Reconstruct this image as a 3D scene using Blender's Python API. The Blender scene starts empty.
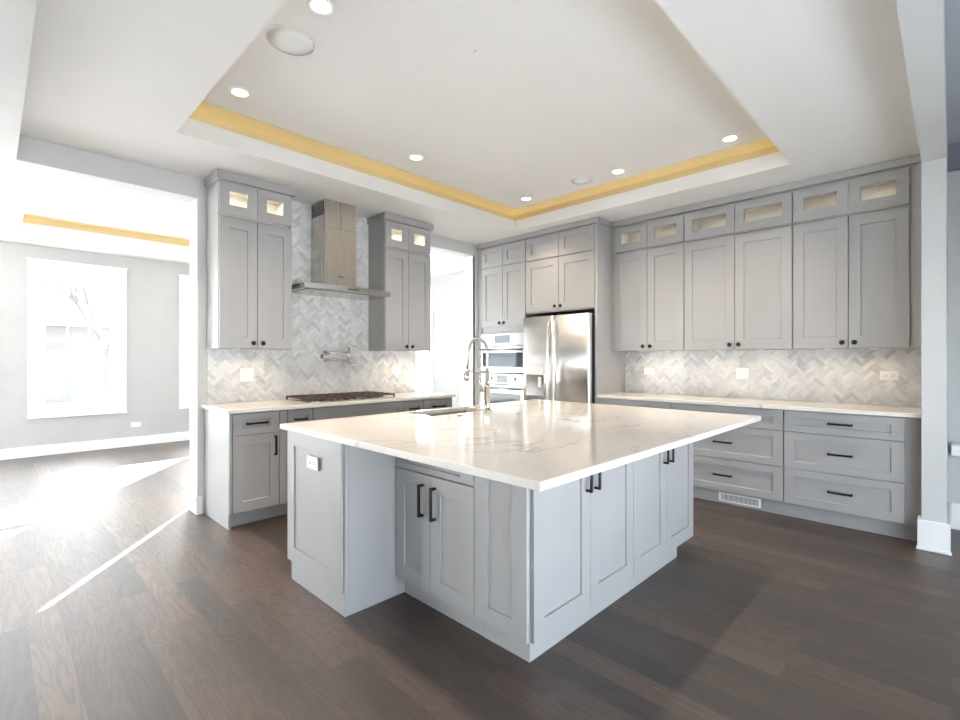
import bpy, math, random
from mathutils import Vector, Matrix
random.seed(7)
PI = math.pi
SC = bpy.context.scene
COL = SC.collection

# ------------------------------------------------------------------ camera, sky, sun, exposure
cam_d = bpy.data.cameras.new('camera')
cam_d.sensor_width = 36.0
cam_d.lens = 481.12 / 960 * 36.0
cam_d.shift_y = -1.2 / 960
cam_d.clip_start = 0.02
cam = bpy.data.objects.new('camera', cam_d); COL.objects.link(cam)
cam.location = (0, 0, 1.296)
cam.rotation_euler = (PI / 2, 0, (PI / 4 - 0.0095) - PI / 2)
SC.camera = cam

SC.view_settings.view_transform = 'Standard'
SC.view_settings.look = 'None'
SC.view_settings.gamma = 1.0
SC.view_settings.use_curve_mapping = False
SC.view_settings.exposure = -0.03

SKY = 15.0
world = bpy.data.worlds.new('sky'); SC.world = world
world.use_nodes = True
bg = world.node_tree.nodes['Background']
SKY_GLOW = 7.0     # hazy brightening of the sky towards the low sun
_w = world.node_tree
_tc = _w.nodes.new('ShaderNodeTexCoord')
_dt = _w.nodes.new('ShaderNodeVectorMath'); _dt.operation = 'DOT_PRODUCT'; _dt.inputs[1].default_value = Vector((.60, .80, .32)).normalized()
_w.links.new(_tc.outputs['Generated'], _dt.inputs[0])
_mx = _w.nodes.new('ShaderNodeMath'); _mx.operation = 'MAXIMUM'; _mx.inputs[1].default_value = 0; _w.links.new(_dt.outputs['Value'], _mx.inputs[0])
_pw = _w.nodes.new('ShaderNodeMath'); _pw.operation = 'POWER'; _pw.inputs[1].default_value = 2.0; _w.links.new(_mx.outputs[0], _pw.inputs[0])
_ma = _w.nodes.new('ShaderNodeMath'); _ma.operation = 'MULTIPLY_ADD'; _ma.inputs[1].default_value = SKY_GLOW; _ma.inputs[2].default_value = SKY; _w.links.new(_pw.outputs[0], _ma.inputs[0])
_mc = _w.nodes.new('ShaderNodeMix'); _mc.data_type = 'RGBA'; _mc.inputs[6].default_value = (.80, .89, 1, 1); _mc.inputs[7].default_value = (1, .98, .95, 1)
_w.links.new(_pw.outputs[0], _mc.inputs[0]); _w.links.new(_mc.outputs[2], bg.inputs[0]); _w.links.new(_ma.outputs[0], bg.inputs[1])

sun_d = bpy.data.lights.new('sun', 'SUN'); sun_d.energy = 140; sun_d.angle = 0.006
sun_d.color = (1, 0.97, 0.92)
sun = bpy.data.objects.new('sun', sun_d); COL.objects.link(sun)
sun.location = (8, 14, 8)
_d = Vector((-0.60, -0.80, -math.tan(math.radians(18.8))))
sun.rotation_euler = _d.to_track_quat('-Z', 'Y').to_euler()

def portal(name, loc, normal, sx, sz):
    """marks a window opening so that the renderer samples the sky through it"""
    d = bpy.data.lights.new(name, 'AREA'); d.shape = 'RECTANGLE'; d.size = sx; d.size_y = sz
    d.cycles.is_portal = True
    o = bpy.data.objects.new(name, d); COL.objects.link(o); o.location = loc
    o.rotation_euler = Vector(normal).to_track_quat('-Z', 'Y').to_euler()

CAN_W = 11.0         # each kitchen downlight
PUCK_W = .45        # each light under a wall cabinet
GLASS_W = 0.3       # light behind each glass door
COVE = 8.0          # strip in the cove
CAN_GLOW = 6.0

# ------------------------------------------------------------------ materials
def mat(name, col=(.8, .8, .8), rough=.5, metal=0.0, spec=.5):
    m = bpy.data.materials.new(name); m.use_nodes = True
    b = m.node_tree.nodes['Principled BSDF']
    b.inputs['Base Color'].default_value = (*col, 1)
    b.inputs['Roughness'].default_value = rough
    b.inputs['Metallic'].default_value = metal
    b.inputs['Specular IOR Level'].default_value = spec
    return m
def nd(m, t, **kw):
    n = m.node_tree.nodes.new(t)
    for k, v in kw.items(): setattr(n, k, v)
    return n
def lk(m, a, b): m.node_tree.links.new(a, b)
def bsdf(m): return m.node_tree.nodes['Principled BSDF']
def objco(m, scale=(1, 1, 1), rot=(0, 0, 0)):
    g = nd(m, 'ShaderNodeNewGeometry')
    mp = nd(m, 'ShaderNodeMapping'); mp.inputs['Scale'].default_value = scale; mp.inputs['Rotation'].default_value = rot
    lk(m, g.outputs['Position'], mp.inputs['Vector'])
    return mp.outputs['Vector']
def noise(m, vec, scale, detail=4, rough=.5, dist=0.0):
    n = nd(m, 'ShaderNodeTexNoise'); n.inputs['Scale'].default_value = scale
    n.inputs['Detail'].default_value = detail; n.inputs['Roughness'].default_value = rough
    n.inputs['Distortion'].default_value = dist
    lk(m, vec, n.inputs['Vector']); return n.outputs['Fac']
def ramp(m, fac, stops):
    r = nd(m, 'ShaderNodeValToRGB'); e = r.color_ramp.elements
    while len(e) < len(stops): e.new(0.5)
    for i, (p, c) in enumerate(stops):
        e[i].position = p; e[i].color = (*c, 1) if len(c) == 3 else c
    lk(m, fac, r.inputs['Fac']); return r.outputs['Color']
def mixc(m, fac, a, b, mode='MIX'):
    n = nd(m, 'ShaderNodeMix', data_type='RGBA', blend_type=mode)
    for s, v in ((n.inputs[0], fac), (n.inputs[6], a), (n.inputs[7], b)):
        if hasattr(v, 'links') or hasattr(v, 'node'): lk(m, v, s)
        elif isinstance(v, (int, float)): s.default_value = v
        else: s.default_value = (*v, 1)
    return n.outputs[2]
def math_(m, op, a, b=None):
    n = nd(m, 'ShaderNodeMath', operation=op)
    for s, v in ((n.inputs[0], a), (n.inputs[1], b)):
        if v is None: continue
        if hasattr(v, 'node'): lk(m, v, s)
        else: s.default_value = v
    return n.outputs[0]
def bump(m, h, strength=.1, dist=.01):
    b = nd(m, 'ShaderNodeBump'); b.inputs['Strength'].default_value = strength; b.inputs['Distance'].default_value = dist
    lk(m, h, b.inputs['Height']); lk(m, b.outputs['Normal'], bsdf(m).inputs['Normal'])
def painted(name, col, rough, var=.03):
    m = mat(name, col, rough)
    f = noise(m, objco(m), 3.0, 3)
    c = ramp(m, f, [(.3, tuple(x * (1 - var) for x in col)), (.7, tuple(min(1, x * (1 + var)) for x in col))])
    lk(m, c, bsdf(m).inputs['Base Color'])
    bump(m, noise(m, objco(m), 180, 2), .03, .002)
    return m

M = {}
M['cab'] = painted('grey_cabinet_paint', (.36, .355, .352), .34)
M['wall'] = painted('pale_grey_wall_paint', (.56, .56, .55), .6)
M['wall2'] = painted('off_white_wall_paint', (.44, .445, .44), .6)
M['ceil'] = painted('white_ceiling_paint', (.75, .74, .725), .7, .01)
M['trim'] = painted('white_trim_paint', (.84, .84, .84), .35, .01)
M['vinyl'] = painted('white_window_vinyl', (.85, .86, .87), .35, .01)
M['cream'] = painted('cream_cabinet_interior', (.74, .70, .63), .5)
M['black'] = mat('matte_black_metal', (.018, .017, .018), .38, .6)
M['iron'] = mat('cast_iron', (.075, .058, .05), .5, .2)
M['dark'] = mat('dark_grey_plastic', (.03, .03, .033), .4)
M['glassblack'] = mat('black_oven_glass', (.045, .05, .055), .06, 0, .35)
M['display'] = mat('dark_display', (.05, .06, .065), .15)
M['plate'] = mat('white_plastic', (.85, .84, .82), .35)
M['slot'] = mat('outlet_slot', (.2, .2, .2), .5)
M['chrome'] = mat('polished_chrome', (.62, .60, .575), .09, 1)
M['grille'] = mat('speaker_cloth', (.84, .84, .84), .8)
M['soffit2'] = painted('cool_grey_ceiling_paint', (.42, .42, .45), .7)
M['soffit'] = painted('shaded_cornice_grey', (.24, .235, .27), .6)  # dark tone stands for shade on the upper wall
def steel(name, base, rough, axis):
    m = mat(name, base, rough, 1)
    sc = {'z': (160, 160, 1.2), 'x': (1.2, 160, 160)}[axis]
    f = noise(m, objco(m, sc), 1.0, 3)
    lk(m, ramp(m, f, [(.25, (rough * .9,) * 3), (.75, (rough * 1.12,) * 3)]), bsdf(m).inputs['Roughness'])
    bump(m, f, .012, .001)
    return m
M['steel'] = steel('brushed_stainless', (.90, .89, .875), .30, 'z')
M['steelh'] = steel('brushed_stainless_horizontal', (.56, .545, .52), .24, 'x')
M['ovensteel'] = steel('oven_stainless', (.32, .32, .315), .28, 'x')
M['steelw'] = steel('warm_brushed_stainless', (.56, .525, .475), .26, 'z')
M['sink'] = steel('satin_sink_steel', (.42, .37, .32), .32, 'x')
def glow(name, col, strength):
    m = mat(name, (.9, .9, .9), .4)
    bsdf(m).inputs['Emission Color'].default_value = (*col, 1)
    bsdf(m).inputs['Emission Strength'].default_value = strength
    return m
M['lens'] = glow('lit_lens', (1, .93, .82), CAN_GLOW)
M['cove'] = glow('amber_led_tape', (1, .82, .42), COVE)
M['lens2'] = glow('lit_lens_bright_room', (1, .96, .9), 12)
# window glass: mostly clear
m = bpy.data.materials.new('window_glass'); m.use_nodes = True; nt = m.node_tree
for n in list(nt.nodes):
    if n.type != 'OUTPUT_MATERIAL': nt.nodes.remove(n)
out = [n for n in nt.nodes if n.type == 'OUTPUT_MATERIAL'][0]
t = nt.nodes.new('ShaderNodeBsdfTransparent'); t.inputs[0].default_value = (.97, .98, .98, 1)
g = nt.nodes.new('ShaderNodeBsdfGlossy'); g.inputs['Roughness'].default_value = .02
mx = nt.nodes.new('ShaderNodeMixShader'); mx.inputs[0].default_value = .06
nt.links.new(t.outputs[0], mx.inputs[1]); nt.links.new(g.outputs[0], mx.inputs[2]); nt.links.new(mx.outputs[0], out.inputs[0])
M['glass'] = m

# dark oak plank floor, boards along y
m = mat('dark_oak_floor', (.05, .04, .035), .3)
co = objco(m, (1, 1, 1), (0, 0, PI / 2))
br = nd(m, 'ShaderNodeTexBrick', offset=.37, offset_frequency=2, squash=1.0)
br.inputs['Scale'].default_value = 1; br.inputs['Brick Width'].default_value = 1.35; br.inputs['Row Height'].default_value = .125
br.inputs['Mortar Size'].default_value = .0012; br.inputs['Mortar Smooth'].default_value = .2; br.inputs['Bias'].default_value = 0
br.inputs['Color1'].default_value = (0, 0, 0, 1); br.inputs['Color2'].default_value = (1, 1, 1, 1); br.inputs['Mortar'].default_value = (.5, .5, .5, 1)
lk(m, co, br.inputs['Vector'])
tone = ramp(m, br.outputs['Color'], [(0, (.014, .0068, .0042)), (.5, (.040, .0212, .0130)), (1, (.075, .042, .027))])
# per-board shift of the grain
vadd = nd(m, 'ShaderNodeVectorMath', operation='MULTIPLY_ADD')
lk(m, br.outputs['Color'], vadd.inputs[0]); vadd.inputs[1].default_value = (7.3, 3.1, 5.7); lk(m, objco(m), vadd.inputs[2])
mp = nd(m, 'ShaderNodeMapping'); mp.inputs['Scale'].default_value = (46, 2.2, 1); lk(m, vadd.outputs[0], mp.inputs['Vector'])
fine = noise(m, mp.outputs[0], 1.6, 6, .62)
mp2 = nd(m, 'ShaderNodeMapping'); mp2.inputs['Scale'].default_value = (9.0, 1.1, 1); lk(m, vadd.outputs[0], mp2.inputs['Vector'])
cath = noise(m, mp2.outputs[0], 1.0, 2, .5, .4)
rings = math_(m, 'SINE', math_(m, 'MULTIPLY', cath, 95.0))
rings = math_(m, 'MULTIPLY_ADD', rings, .5); rings.node.inputs[2].default_value = .5
grain = math_(m, 'MULTIPLY', math_(m, 'ADD', fine, math_(m, 'MULTIPLY', rings, .35)), .8)
c1 = mixc(m, .95, tone, ramp(m, grain, [(.25, (.50, .50, .50)), (.75, (1.35, 1.32, 1.28))]), 'MULTIPLY')
c2 = mixc(m, br.outputs['Fac'], c1, (.008, .006, .005))
lk(m, c2, bsdf(m).inputs['Base Color'])
lk(m, ramp(m, grain, [(.2, (.52,) * 3), (.8, (.42,) * 3)]), bsdf(m).inputs['Roughness'])
hh = math_(m, 'SUBTRACT', grain, math_(m, 'MULTIPLY', br.outputs['Fac'], 1.2))
bump(m, hh, .13, .003)
bsdf(m).inputs['Specular IOR Level'].default_value = .8
bsdf(m).inputs['Coat Weight'].default_value = .7; bsdf(m).inputs['Coat IOR'].default_value = 1.5; bsdf(m).inputs['Coat Roughness'].default_value = .58
M['floor'] = m

# polished quartz with grey veins
m = mat('veined_white_quartz', (.86, .83, .79), .09)
co = objco(m)
def vein(scale, width, dist, seedrot):
    f = noise(m, objco(m, (1, 1.6, 1), (0, 0, seedrot)), scale, 5, .5, dist)
    a = math_(m, 'ABSOLUTE', math_(m, 'SUBTRACT', f, .5))
    return ramp(m, a, [(0, (1, 1, 1)), (width, (0, 0, 0))])
v1 = vein(.75, .014, .9, .5); v2 = vein(1.5, .006, 1.4, 1.7)
fade = ramp(m, noise(m, co, 1.3, 3), [(.40, (0, 0, 0)), (.65, (1, 1, 1))])
c = mixc(m, math_(m, 'MULTIPLY', math_(m, 'MULTIPLY', v1, fade), .9), (.78, .735, .68), (.36, .345, .33))
c = mixc(m, math_(m, 'MULTIPLY', v2, .22), c, (.55, .50, .44))
cl = ramp(m, noise(m, co, 3.5, 5), [(.3, (.96, .96, .96)), (.7, (1.02, 1.02, 1.02))])
lk(m, mixc(m, .8, c, cl, 'MULTIPLY'), bsdf(m).inputs['Base Color'])
bsdf(m).inputs['Specular IOR Level'].default_value = .6
M['quartz'] = m

# marble herringbone tile
m = mat('marble_tile', (.7, .69, .67), .22)
gi = nd(m, 'ShaderNodeNewGeometry')
base = ramp(m, gi.outputs['Random Per Island'], [(0, (.53, .53, .53)), (.16, (.60, .60, .595)), (.5, (.67, .665, .655)), (.8, (.72, .71, .70)), (1, (.77, .76, .745))])
ns = ramp(m, noise(m, objco(m), 26, 4, .6, .6), [(.3, (.84, .84, .85)), (.7, (1.06, 1.06, 1.06))])
lk(m, mixc(m, .8, base, ns, 'MULTIPLY'), bsdf(m).inputs['Base Color'])
M['tile'] = m
M['grout'] = mat('pale_grout', (.62, .61, .59), .8)
M['ground'] = painted('bounce_ground', (.66, .67, .68), .9)  # ground made this pale to throw sunlight up through the windows
M['siding'] = painted('grey_siding', (.10, .095, .09), .8)
M['roof'] = painted('faded_red_roof', (.095, .070, .070), .8)
M['bark'] = painted('bark', (.06, .058, .055), .9)

# ------------------------------------------------------------------ mesh helpers
class MB:
    def __init__(self): self.v = []; self.f = []; self.s = []
    def add(self, vs, fs, smooth=False):
        o = len(self.v); self.v += [tuple(p) for p in vs]
        for f in fs: self.f.append([o + i for i in f]); self.s.append(smooth)
        return self
    def box(self, x0, x1, y0, y1, z0, z1):
        x0, x1 = sorted((x0, x1)); y0, y1 = sorted((y0, y1)); z0, z1 = sorted((z0, z1))
        return self.add([(x0, y0, z0), (x1, y0, z0), (x1, y1, z0), (x0, y1, z0), (x0, y0, z1), (x1, y0, z1), (x1, y1, z1), (x0, y1, z1)],
                        [(0, 3, 2, 1), (4, 5, 6, 7), (0, 1, 5, 4), (1, 2, 6, 5), (2, 3, 7, 6), (3, 0, 4, 7)])
    def tube(self, pts, r, n=10, caps=True):
        pts = [Vector(p) for p in pts]; rs = r if isinstance(r, (list, tuple)) else [r] * len(pts)
        vs = []; up = None
        for i, p in enumerate(pts):
            d = (pts[min(i + 1, len(pts) - 1)] - pts[max(i - 1, 0)]).normalized()
            if up is None:
                up = Vector((0, 0, 1)) if abs(d.z) < .9 else Vector((1, 0, 0))
            a = (up - d * up.dot(d)).normalized(); b = d.cross(a); up = a
            for k in range(n):
                t = 2 * PI * k / n; vs.append(p + (a * math.cos(t) + b * math.sin(t)) * rs[i])
        fs = []
        for i in range(len(pts) - 1):
            for k in range(n):
                fs.append((i * n + k, i * n + (k + 1) % n, (i + 1) * n + (k + 1) % n, (i + 1) * n + k))
        self.add(vs, fs, True)
        if caps:
            o = len(self.v) - len(vs)
            self.f.append([o + k for k in range(n)][::-1]); self.s.append(False)
            self.f.append([o + (len(pts) - 1) * n + k for k in range(n)]); self.s.append(False)
        return self
    def lathe(self, prof, c=(0, 0, 0), axis='z', n=20):
        """prof: list of (radius, height) ; axis z, or '-y' / '-x' for things standing out of a wall"""
        vs = []
        for r, h in prof:
            for k in range(n):
                t = 2 * PI * k / n; a, b = r * math.cos(t), r * math.sin(t)
                p = {'z': (a, b, h), '-y': (a, -h, b), '-x': (-h, -a, b), '-z': (a, -b, -h)}[axis]
                vs.append((c[0] + p[0], c[1] + p[1], c[2] + p[2]))
        fs = []
        for i in range(len(prof) - 1):
            for k in range(n):
                fs.append((i * n + k, i * n + (k + 1) % n, (i + 1) * n + (k + 1) % n, (i + 1) * n + k))
        self.add(vs, fs, True)
        o = len(self.v) - len(vs)
        self.f.append([o + k for k in range(n)][::-1]); self.s.append(False)
        self.f.append([o + (len(prof) - 1) * n + k for k in range(n)]); self.s.append(False)
        return self
    def build(self, name, material, parent=None, bevel=0, seg=1):
        me = bpy.data.meshes.new(name); me.from_pydata(self.v, [], self.f)
        me.polygons.foreach_set('use_smooth', self.s); me.materials.append(material); me.update()
        o = bpy.data.objects.new(name, me); COL.objects.link(o)
        if parent is not None: o.parent = parent
        if bevel:
            b = o.modifiers.new('bevel', 'BEVEL'); b.width = bevel; b.segments = seg; b.limit_method = 'ANGLE'; b.angle_limit = 1.0
        return o
def B(*a): return MB().box(*a)

def tag(o, label=None, cat=None, group=None, kind=None):
    if label: o['label'] = label
    if cat: o['category'] = cat
    if group: o['group'] = group
    if kind: o['kind'] = kind
    return o
def empty(name, loc, rz=0):
    o = bpy.data.objects.new(name, None); COL.objects.link(o); o.location = loc; o.rotation_euler = (0, 0, rz)
    o.empty_display_size = .1
    return o
def struct(o, label=None, cat=None): return tag(o, label, cat, kind='structure')
FY, FX = 0.0, -PI / 2     # cabinet fronts that face -y, or -x

# ------------------------------------------------------------------ the setting
YW, YB = 4.482, 4.680          # range wall, front and back
XR = 5.145                     # cabinet wall on the right
ZH, ZC = 2.633, 2.804          # header underside, ceiling
X0, Y0, YF, XL = -3.4, -1.75, 8.685, 5.70

struct(B(X0 - .2, 9, Y0 - .2, YF + .2, -.15, 0).build('floor', M['floor']), 'dark stained oak plank floor running through the rooms', 'floor')

M['carpet'] = painted('bounce_carpet', (.22, .215, .21), .9)  # unseen carpet, added to bounce window light up to the ceiling
struct(MB().box(X0, -.35, Y0, 4.2, 0, .015).box(-.35, XR, Y0, -.35, 0, .015).build('floor', M['carpet']), 'unseen grey carpet added behind the viewpoint to bounce light upward', 'floor')
def wall(name, ax, p0, p1, s0, s1, z0, z1, holes, material, label):
    """wall slab; ax 'y' = slab between y=p0..p1 running along x"""
    ss = sorted({s0, s1} | {h[0] for h in holes} | {h[1] for h in holes}); zs = sorted({z0, z1} | {h[2] for h in holes} | {h[3] for h in holes})
    mb = MB()
    for i in range(len(ss) - 1):
        for j in range(len(zs) - 1):
            cs, cz = (ss[i] + ss[i + 1]) / 2, (zs[j] + zs[j + 1]) / 2
            if any(h[0] < cs < h[1] and h[2] < cz < h[3] for h in holes): continue
            if ax == 'y': mb.box(ss[i], ss[i + 1], p0, p1, zs[j], zs[j + 1])
            else: mb.box(p0, p1, ss[i], ss[i + 1], zs[j], zs[j + 1])
    return struct(mb.build(name, material), label, 'wall')

WZ0, WZ1 = .60, 2.385     # window openings
far_w = [(-3.2, -1.75), (-1.5, -.05), (.465, 1.295), (2.20, 3.10), (4.14, 5.04)]
wall('wall_far', 'y', YF, YF + .16, X0, XL + .16, 0, 3.05, [(a, b, .12 if b < 0 else WZ0, 2.5 if b < 0 else WZ1) for a, b in far_w], M['wall2'], 'pale wall with tall windows at the far end of the bright room')
side_w = [(4.95, 5.95), (6.9, 7.9)]
wall('wall_side', 'x', XL, XL + .16, YB, YF, 0, 3.05, [(a, b, WZ0, WZ1) for a, b in side_w], M['wall2'], 'pale wall with a window seen through the narrow opening')
wall('wall_range', 'y', YW, YB, X0, XL + .16, 0, ZC, [(-3.0, 1.215, 0, ZH), (3.505, 4.474, 0, ZH + .02)], M['wall'], 'grey wall behind the range hood with an opening either side')
wall('wall_cabinets', 'x', XR, XR + .16, Y0, YW, 0, 3.05, [], M['wall'], 'wall behind the long row of grey cabinets on the right')
left_w = [(5.6, 6.6)]
wall('wall_left', 'x', X0 - .16, X0, Y0, YF, 0, 3.05, [(a, b, .12, 2.55) for a, b in left_w], M['wall'], 'wall with wide windows left of the view')
rear_w = [(-1.4, 3.4)]
wall('wall_rear', 'y', Y0 - .16, Y0, X0 - .16, XR + .16, 0, 3.05, [(a, b, .12, 1.62) for a, b in rear_w], M['wall'], 'wall with wide windows behind the viewpoint')
struct(B(4.45, XR, .025, .15, 0, 2.94).build('wall_stub', M['wall'], bevel=.003), 'narrow pale wall end beside the last cabinets on the right', 'wall')
struct(B(-.06, 4.45, .025, .15, ZH, ZC + .136).build('trim_1', M['wall']), 'drop beam leading to the narrow wall end on the right', 'beam')
struct(B(-.05, .125, .15, YW, ZH, ZC).build('trim_2', M['wall']), 'drop beam at the top left of the kitchen ceiling', 'beam')

# ceilings with lit trays
def ceiling(mb, x0, x1, y0, y1, hole, zl, zlip, ztop, rec):
    """soffit ring at ZC; zl = ledge behind the lip, zlip = top of the lip, ztop = raised ceiling"""
    hx0, hx1, hy0, hy1 = hole
    for a in ((x0, hx0, y0, y1), (hx1, x1, y0, y1), (hx0, hx1, y0, hy0), (hx0, hx1, hy1, y1)): mb.box(*a, ZC, zl)
    t = .015
    for a in ((hx0 - t, hx0, hy0 - t, hy1 + t), (hx1, hx1 + t, hy0 - t, hy1 + t), (hx0, hx1, hy0 - t, hy0), (hx0, hx1, hy1, hy1 + t)): mb.box(*a, zl, zlip)
    X_0, X_1, Y_0, Y_1 = hx0 - rec, hx1 + rec, hy0 - rec, hy1 + rec
    for a in ((X_0 - .05, X_0, Y_0 - .05, Y_1 + .05), (X_1, X_1 + .05, Y_0 - .05, Y_1 + .05), (X_0, X_1, Y_0 - .05, Y_0), (X_0, X_1, Y_1, Y_1 + .05)):
        mb.box(*a, zl, ztop)
    mb.box(X_0 - .05, X_1 + .05, Y_0 - .05, Y_1 + .05, ztop, ztop + .05)
TR = (.871, 4.347, .893, 3.689); ZT = 3.025
mb = MB(); ceiling(mb, -.05, XR + .16, .15, YW, TR, 2.866, 2.926, ZT, .11)
struct(mb.build('ceiling', M['ceil']), 'white kitchen ceiling with a raised tray', 'ceiling')
TR2 = (.25, 4.4, 5.45, 7.62); ZT2 = 2.96
mb = MB(); ceiling(mb, X0 - .16, XL + .16, YB, YF + .16, TR2, 2.835, 2.865, ZT2, .08)
struct(mb.build('ceiling', M['ceil']), 'white tray ceiling of the bright room on the left', 'ceiling')
mb = MB(); mb.box(X0 - .16, -.05, .025, YW, ZC, ZC + .1); mb.box(X0 - .16, 0.0, .0, .025, ZC, 2.92); mb.box(X0 - .16, XL + .16, YW, YB, ZC, ZC + .06)
struct(mb.build('ceiling', M['ceil']), 'white ceiling beyond the kitchen beams', 'ceiling')
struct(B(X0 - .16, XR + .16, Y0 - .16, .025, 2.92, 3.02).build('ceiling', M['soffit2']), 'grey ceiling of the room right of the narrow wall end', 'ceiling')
M['tan'] = painted('cove_glow_tan', (.60, .50, .31), .6, .02)  # amber cove glow put into the colour, beyond what the strip gives
def cove(tr, zl, ztop, rec, inner, n, label):
    """band with the amber glow put into its colour round the top of the tray, and the light strip that lies behind the lip"""
    mb = MB(); e = .003
    a, b, c, d = tr[0] - rec, tr[1] + rec, tr[2] - rec, tr[3] + rec
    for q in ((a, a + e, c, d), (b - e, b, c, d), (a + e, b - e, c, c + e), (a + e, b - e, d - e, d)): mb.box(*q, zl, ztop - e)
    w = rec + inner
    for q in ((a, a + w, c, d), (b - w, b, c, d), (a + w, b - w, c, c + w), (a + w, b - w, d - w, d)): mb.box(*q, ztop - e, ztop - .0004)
    struct(mb.build('trim_%d' % n, M['tan']), 'band coloured golden tan for the cove glow round the top edge of the ceiling tray', 'trim')
    root = empty('led_strip', ((tr[0] + tr[1]) / 2, (tr[2] + tr[3]) / 2, zl)); tag(root, label, 'lamp')
    o = rec * .75; a, b, c, d = [tr[0] - o, tr[1] + o, tr[2] - o, tr[3] + o]
    cx, cy, cz = root.location
    for q in ((a - .006, a + .006, c, d), (b - .006, b + .006, c, d), (a, b, c - .006, c + .006), (a, b, d - .006, d + .006)):
        B(q[0] - cx, q[1] - cx, q[2] - cy, q[3] - cy, .001, .008).build('led_tape', M['cove'], root)
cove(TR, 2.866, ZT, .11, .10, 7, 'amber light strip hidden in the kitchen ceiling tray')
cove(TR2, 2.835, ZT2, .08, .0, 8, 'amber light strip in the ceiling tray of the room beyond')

# baseboards
def base(name, *boxes, label=None):
    mb = MB()
    for b in boxes: mb.box(*b)
    struct(mb.build(name, M['trim'], bevel=.004), label, 'baseboard')
base('baseboard_far', (X0, XL, YF - .018, YF, 0, .14), label='white baseboard under the bright windows')
base('baseboard_side', (XL - .018, XL, YB, YF - .018, 0, .14), label='white baseboard of the room past the narrow opening')
base('baseboard_range', (1.197, 1.243, YW - .018, YW, 0, .15), (1.197, 1.215, YW, YB, 0, .15), (1.197, 3.523, YB, YB + .018, 0, .15), (3.505, 3.523, YW + .0, YB, 0, .15), label='white baseboard round the end of the range wall')
base('baseboard_range', (4.456, 4.53, YW - .018, YW, 0, .15), (4.456, 4.474, YW, YB, 0, .15), label='white baseboard beside the oven cabinet')
base('baseboard_stub', (4.432, 4.45, .007, .170, 0, .20), (4.45, XR, .007, .025, 0, .20), (4.45, 4.558, .15, .170, 0, .20), (4.426, 4.432, .001, .176, 0, .022), label='tall white baseboard wrapped round the narrow wall end')
base('baseboard_cabinets', (XR - .018, XR, Y0, .007, 0, .20), label='white baseboard right of the narrow wall end')
struct(B(XR - .14, XR, -2.5, .006, .575, .655).build('trim_3', M['trim'], bevel=.004), 'white wall ledge at the far right edge', 'ledge')
struct(B(XR - .05, XR, -2.5, .025, 2.725, 2.92).build('trim_4', M['soffit']), 'cornice band coloured dark grey for shade at the upper right edge', 'trim')
# white jamb linings of the two openings
struct(MB().box(1.205, 1.215, YW + .004, YB, .15, ZH).build('trim_5', M['trim']), 'white jamb lining left of the tiled wall', 'trim')
struct(MB().box(4.474, 4.484, YW + .004, YB, .15, ZH + .02).box(4.462, 4.474, YW + .03, YB, .15, ZH + .02).build('trim_6', M['trim']), 'white jamb lining left of the wall ovens', 'trim')

# windows
def window(n, loc, rz, w, z0, z1, muntins, label, casing=.115, head=.22, apron=.085):
    root = struct(empty('window_%d' % n, loc, rz), label, 'window')
    h0, h1 = z0, z1
    mb = MB()
    mb.box(-casing, 0, -.02, 0, h0 - apron, h1 + .0); mb.box(w, w + casing, -.02, 0, h0 - apron, h1)
    mb.box(-casing, w + casing, -.024, 0, h1, h1 + head); mb.box(-casing - .015, w + casing + .015, -.032, 0, h1 + head, h1 + head + .02)
    mb.box(0, w, -.02, 0, h0 - apron, h0); mb.box(-casing - .008, w + casing + .008, -.035, 0, h0 - apron - .012, h0 - apron + .01)
    mb.build('casing', M['trim'], root, .002)
    mb = MB()
    j = .035
    mb.box(0, j, 0, .14, h0, h1); mb.box(w - j, w, 0, .14, h0, h1); mb.box(j, w - j, 0, .14, h1 - j, h1); mb.box(j, w - j, 0, .14, h0, h0 + j)
    mb.build('window_frame', M['vinyl'], root, .002)
    zm = h0 + (h1 - h0) * .53; s = .032
    for nm, a, b, y in (('sash', h0 + j, zm + .018, .05), ('sash', zm - .018, h1 - j, .09)):
        mb = MB(); mb.box(j, j + s, y, y + .035, a, b); mb.box(w - j - s, w - j, y, y + .035, a, b); mb.box(j + s, w - j - s, y, y + .035, a, a + .036); mb.box(j + s, w - j - s, y, y + .035, b - .036, b)
        if muntins and y > .08:
            for q in range(1, muntins + 1):
                xx = j + s + (w - 2 * j - 2 * s) * q / (muntins + 1); mb.box(xx - .008, xx + .008, y + .012, y + .024, a + .036, b - .036)
        sh = mb.build(nm, M['vinyl'], root, .0015)
        B(j + s - .003, w - j - s + .003, y + .016, y + .02, a + .033, b - .033).build('pane', M['glass'], sh)
n = 0
LW = ['tall patio window farthest left on the far wall', 'tall patio window next left of the far wall window with the bare tree', 'bright tall window left of the outlet on the pale far wall', 'bright window half hidden behind the end of the range wall', 'window hidden behind the range wall']
for (a, b), lb in zip(far_w, LW):
    n += 1; z0, z1 = (.12, 2.5) if b < 0 else (WZ0, WZ1)
    window(n, (a, YF, 0), 0, b - a, z0, z1, 2, lb, .115 if b > 0 else .08, .22, .085)
    portal('sky_portal', ((a + b) / 2, YF + .17, (z0 + z1) / 2), (0, -1, 0), b - a, z1 - z0)
for (a, b), lb in zip(side_w, ('bright window seen through the opening left of the ovens', 'window of the bright room hidden by the range wall')):
    n += 1; window(n, (XL, b, 0), FX, b - a, WZ0, WZ1, 2, lb)
    portal('sky_portal', (XL + .17, (a + b) / 2, (WZ0 + WZ1) / 2), (-1, 0, 0), b - a, WZ1 - WZ0)
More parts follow.
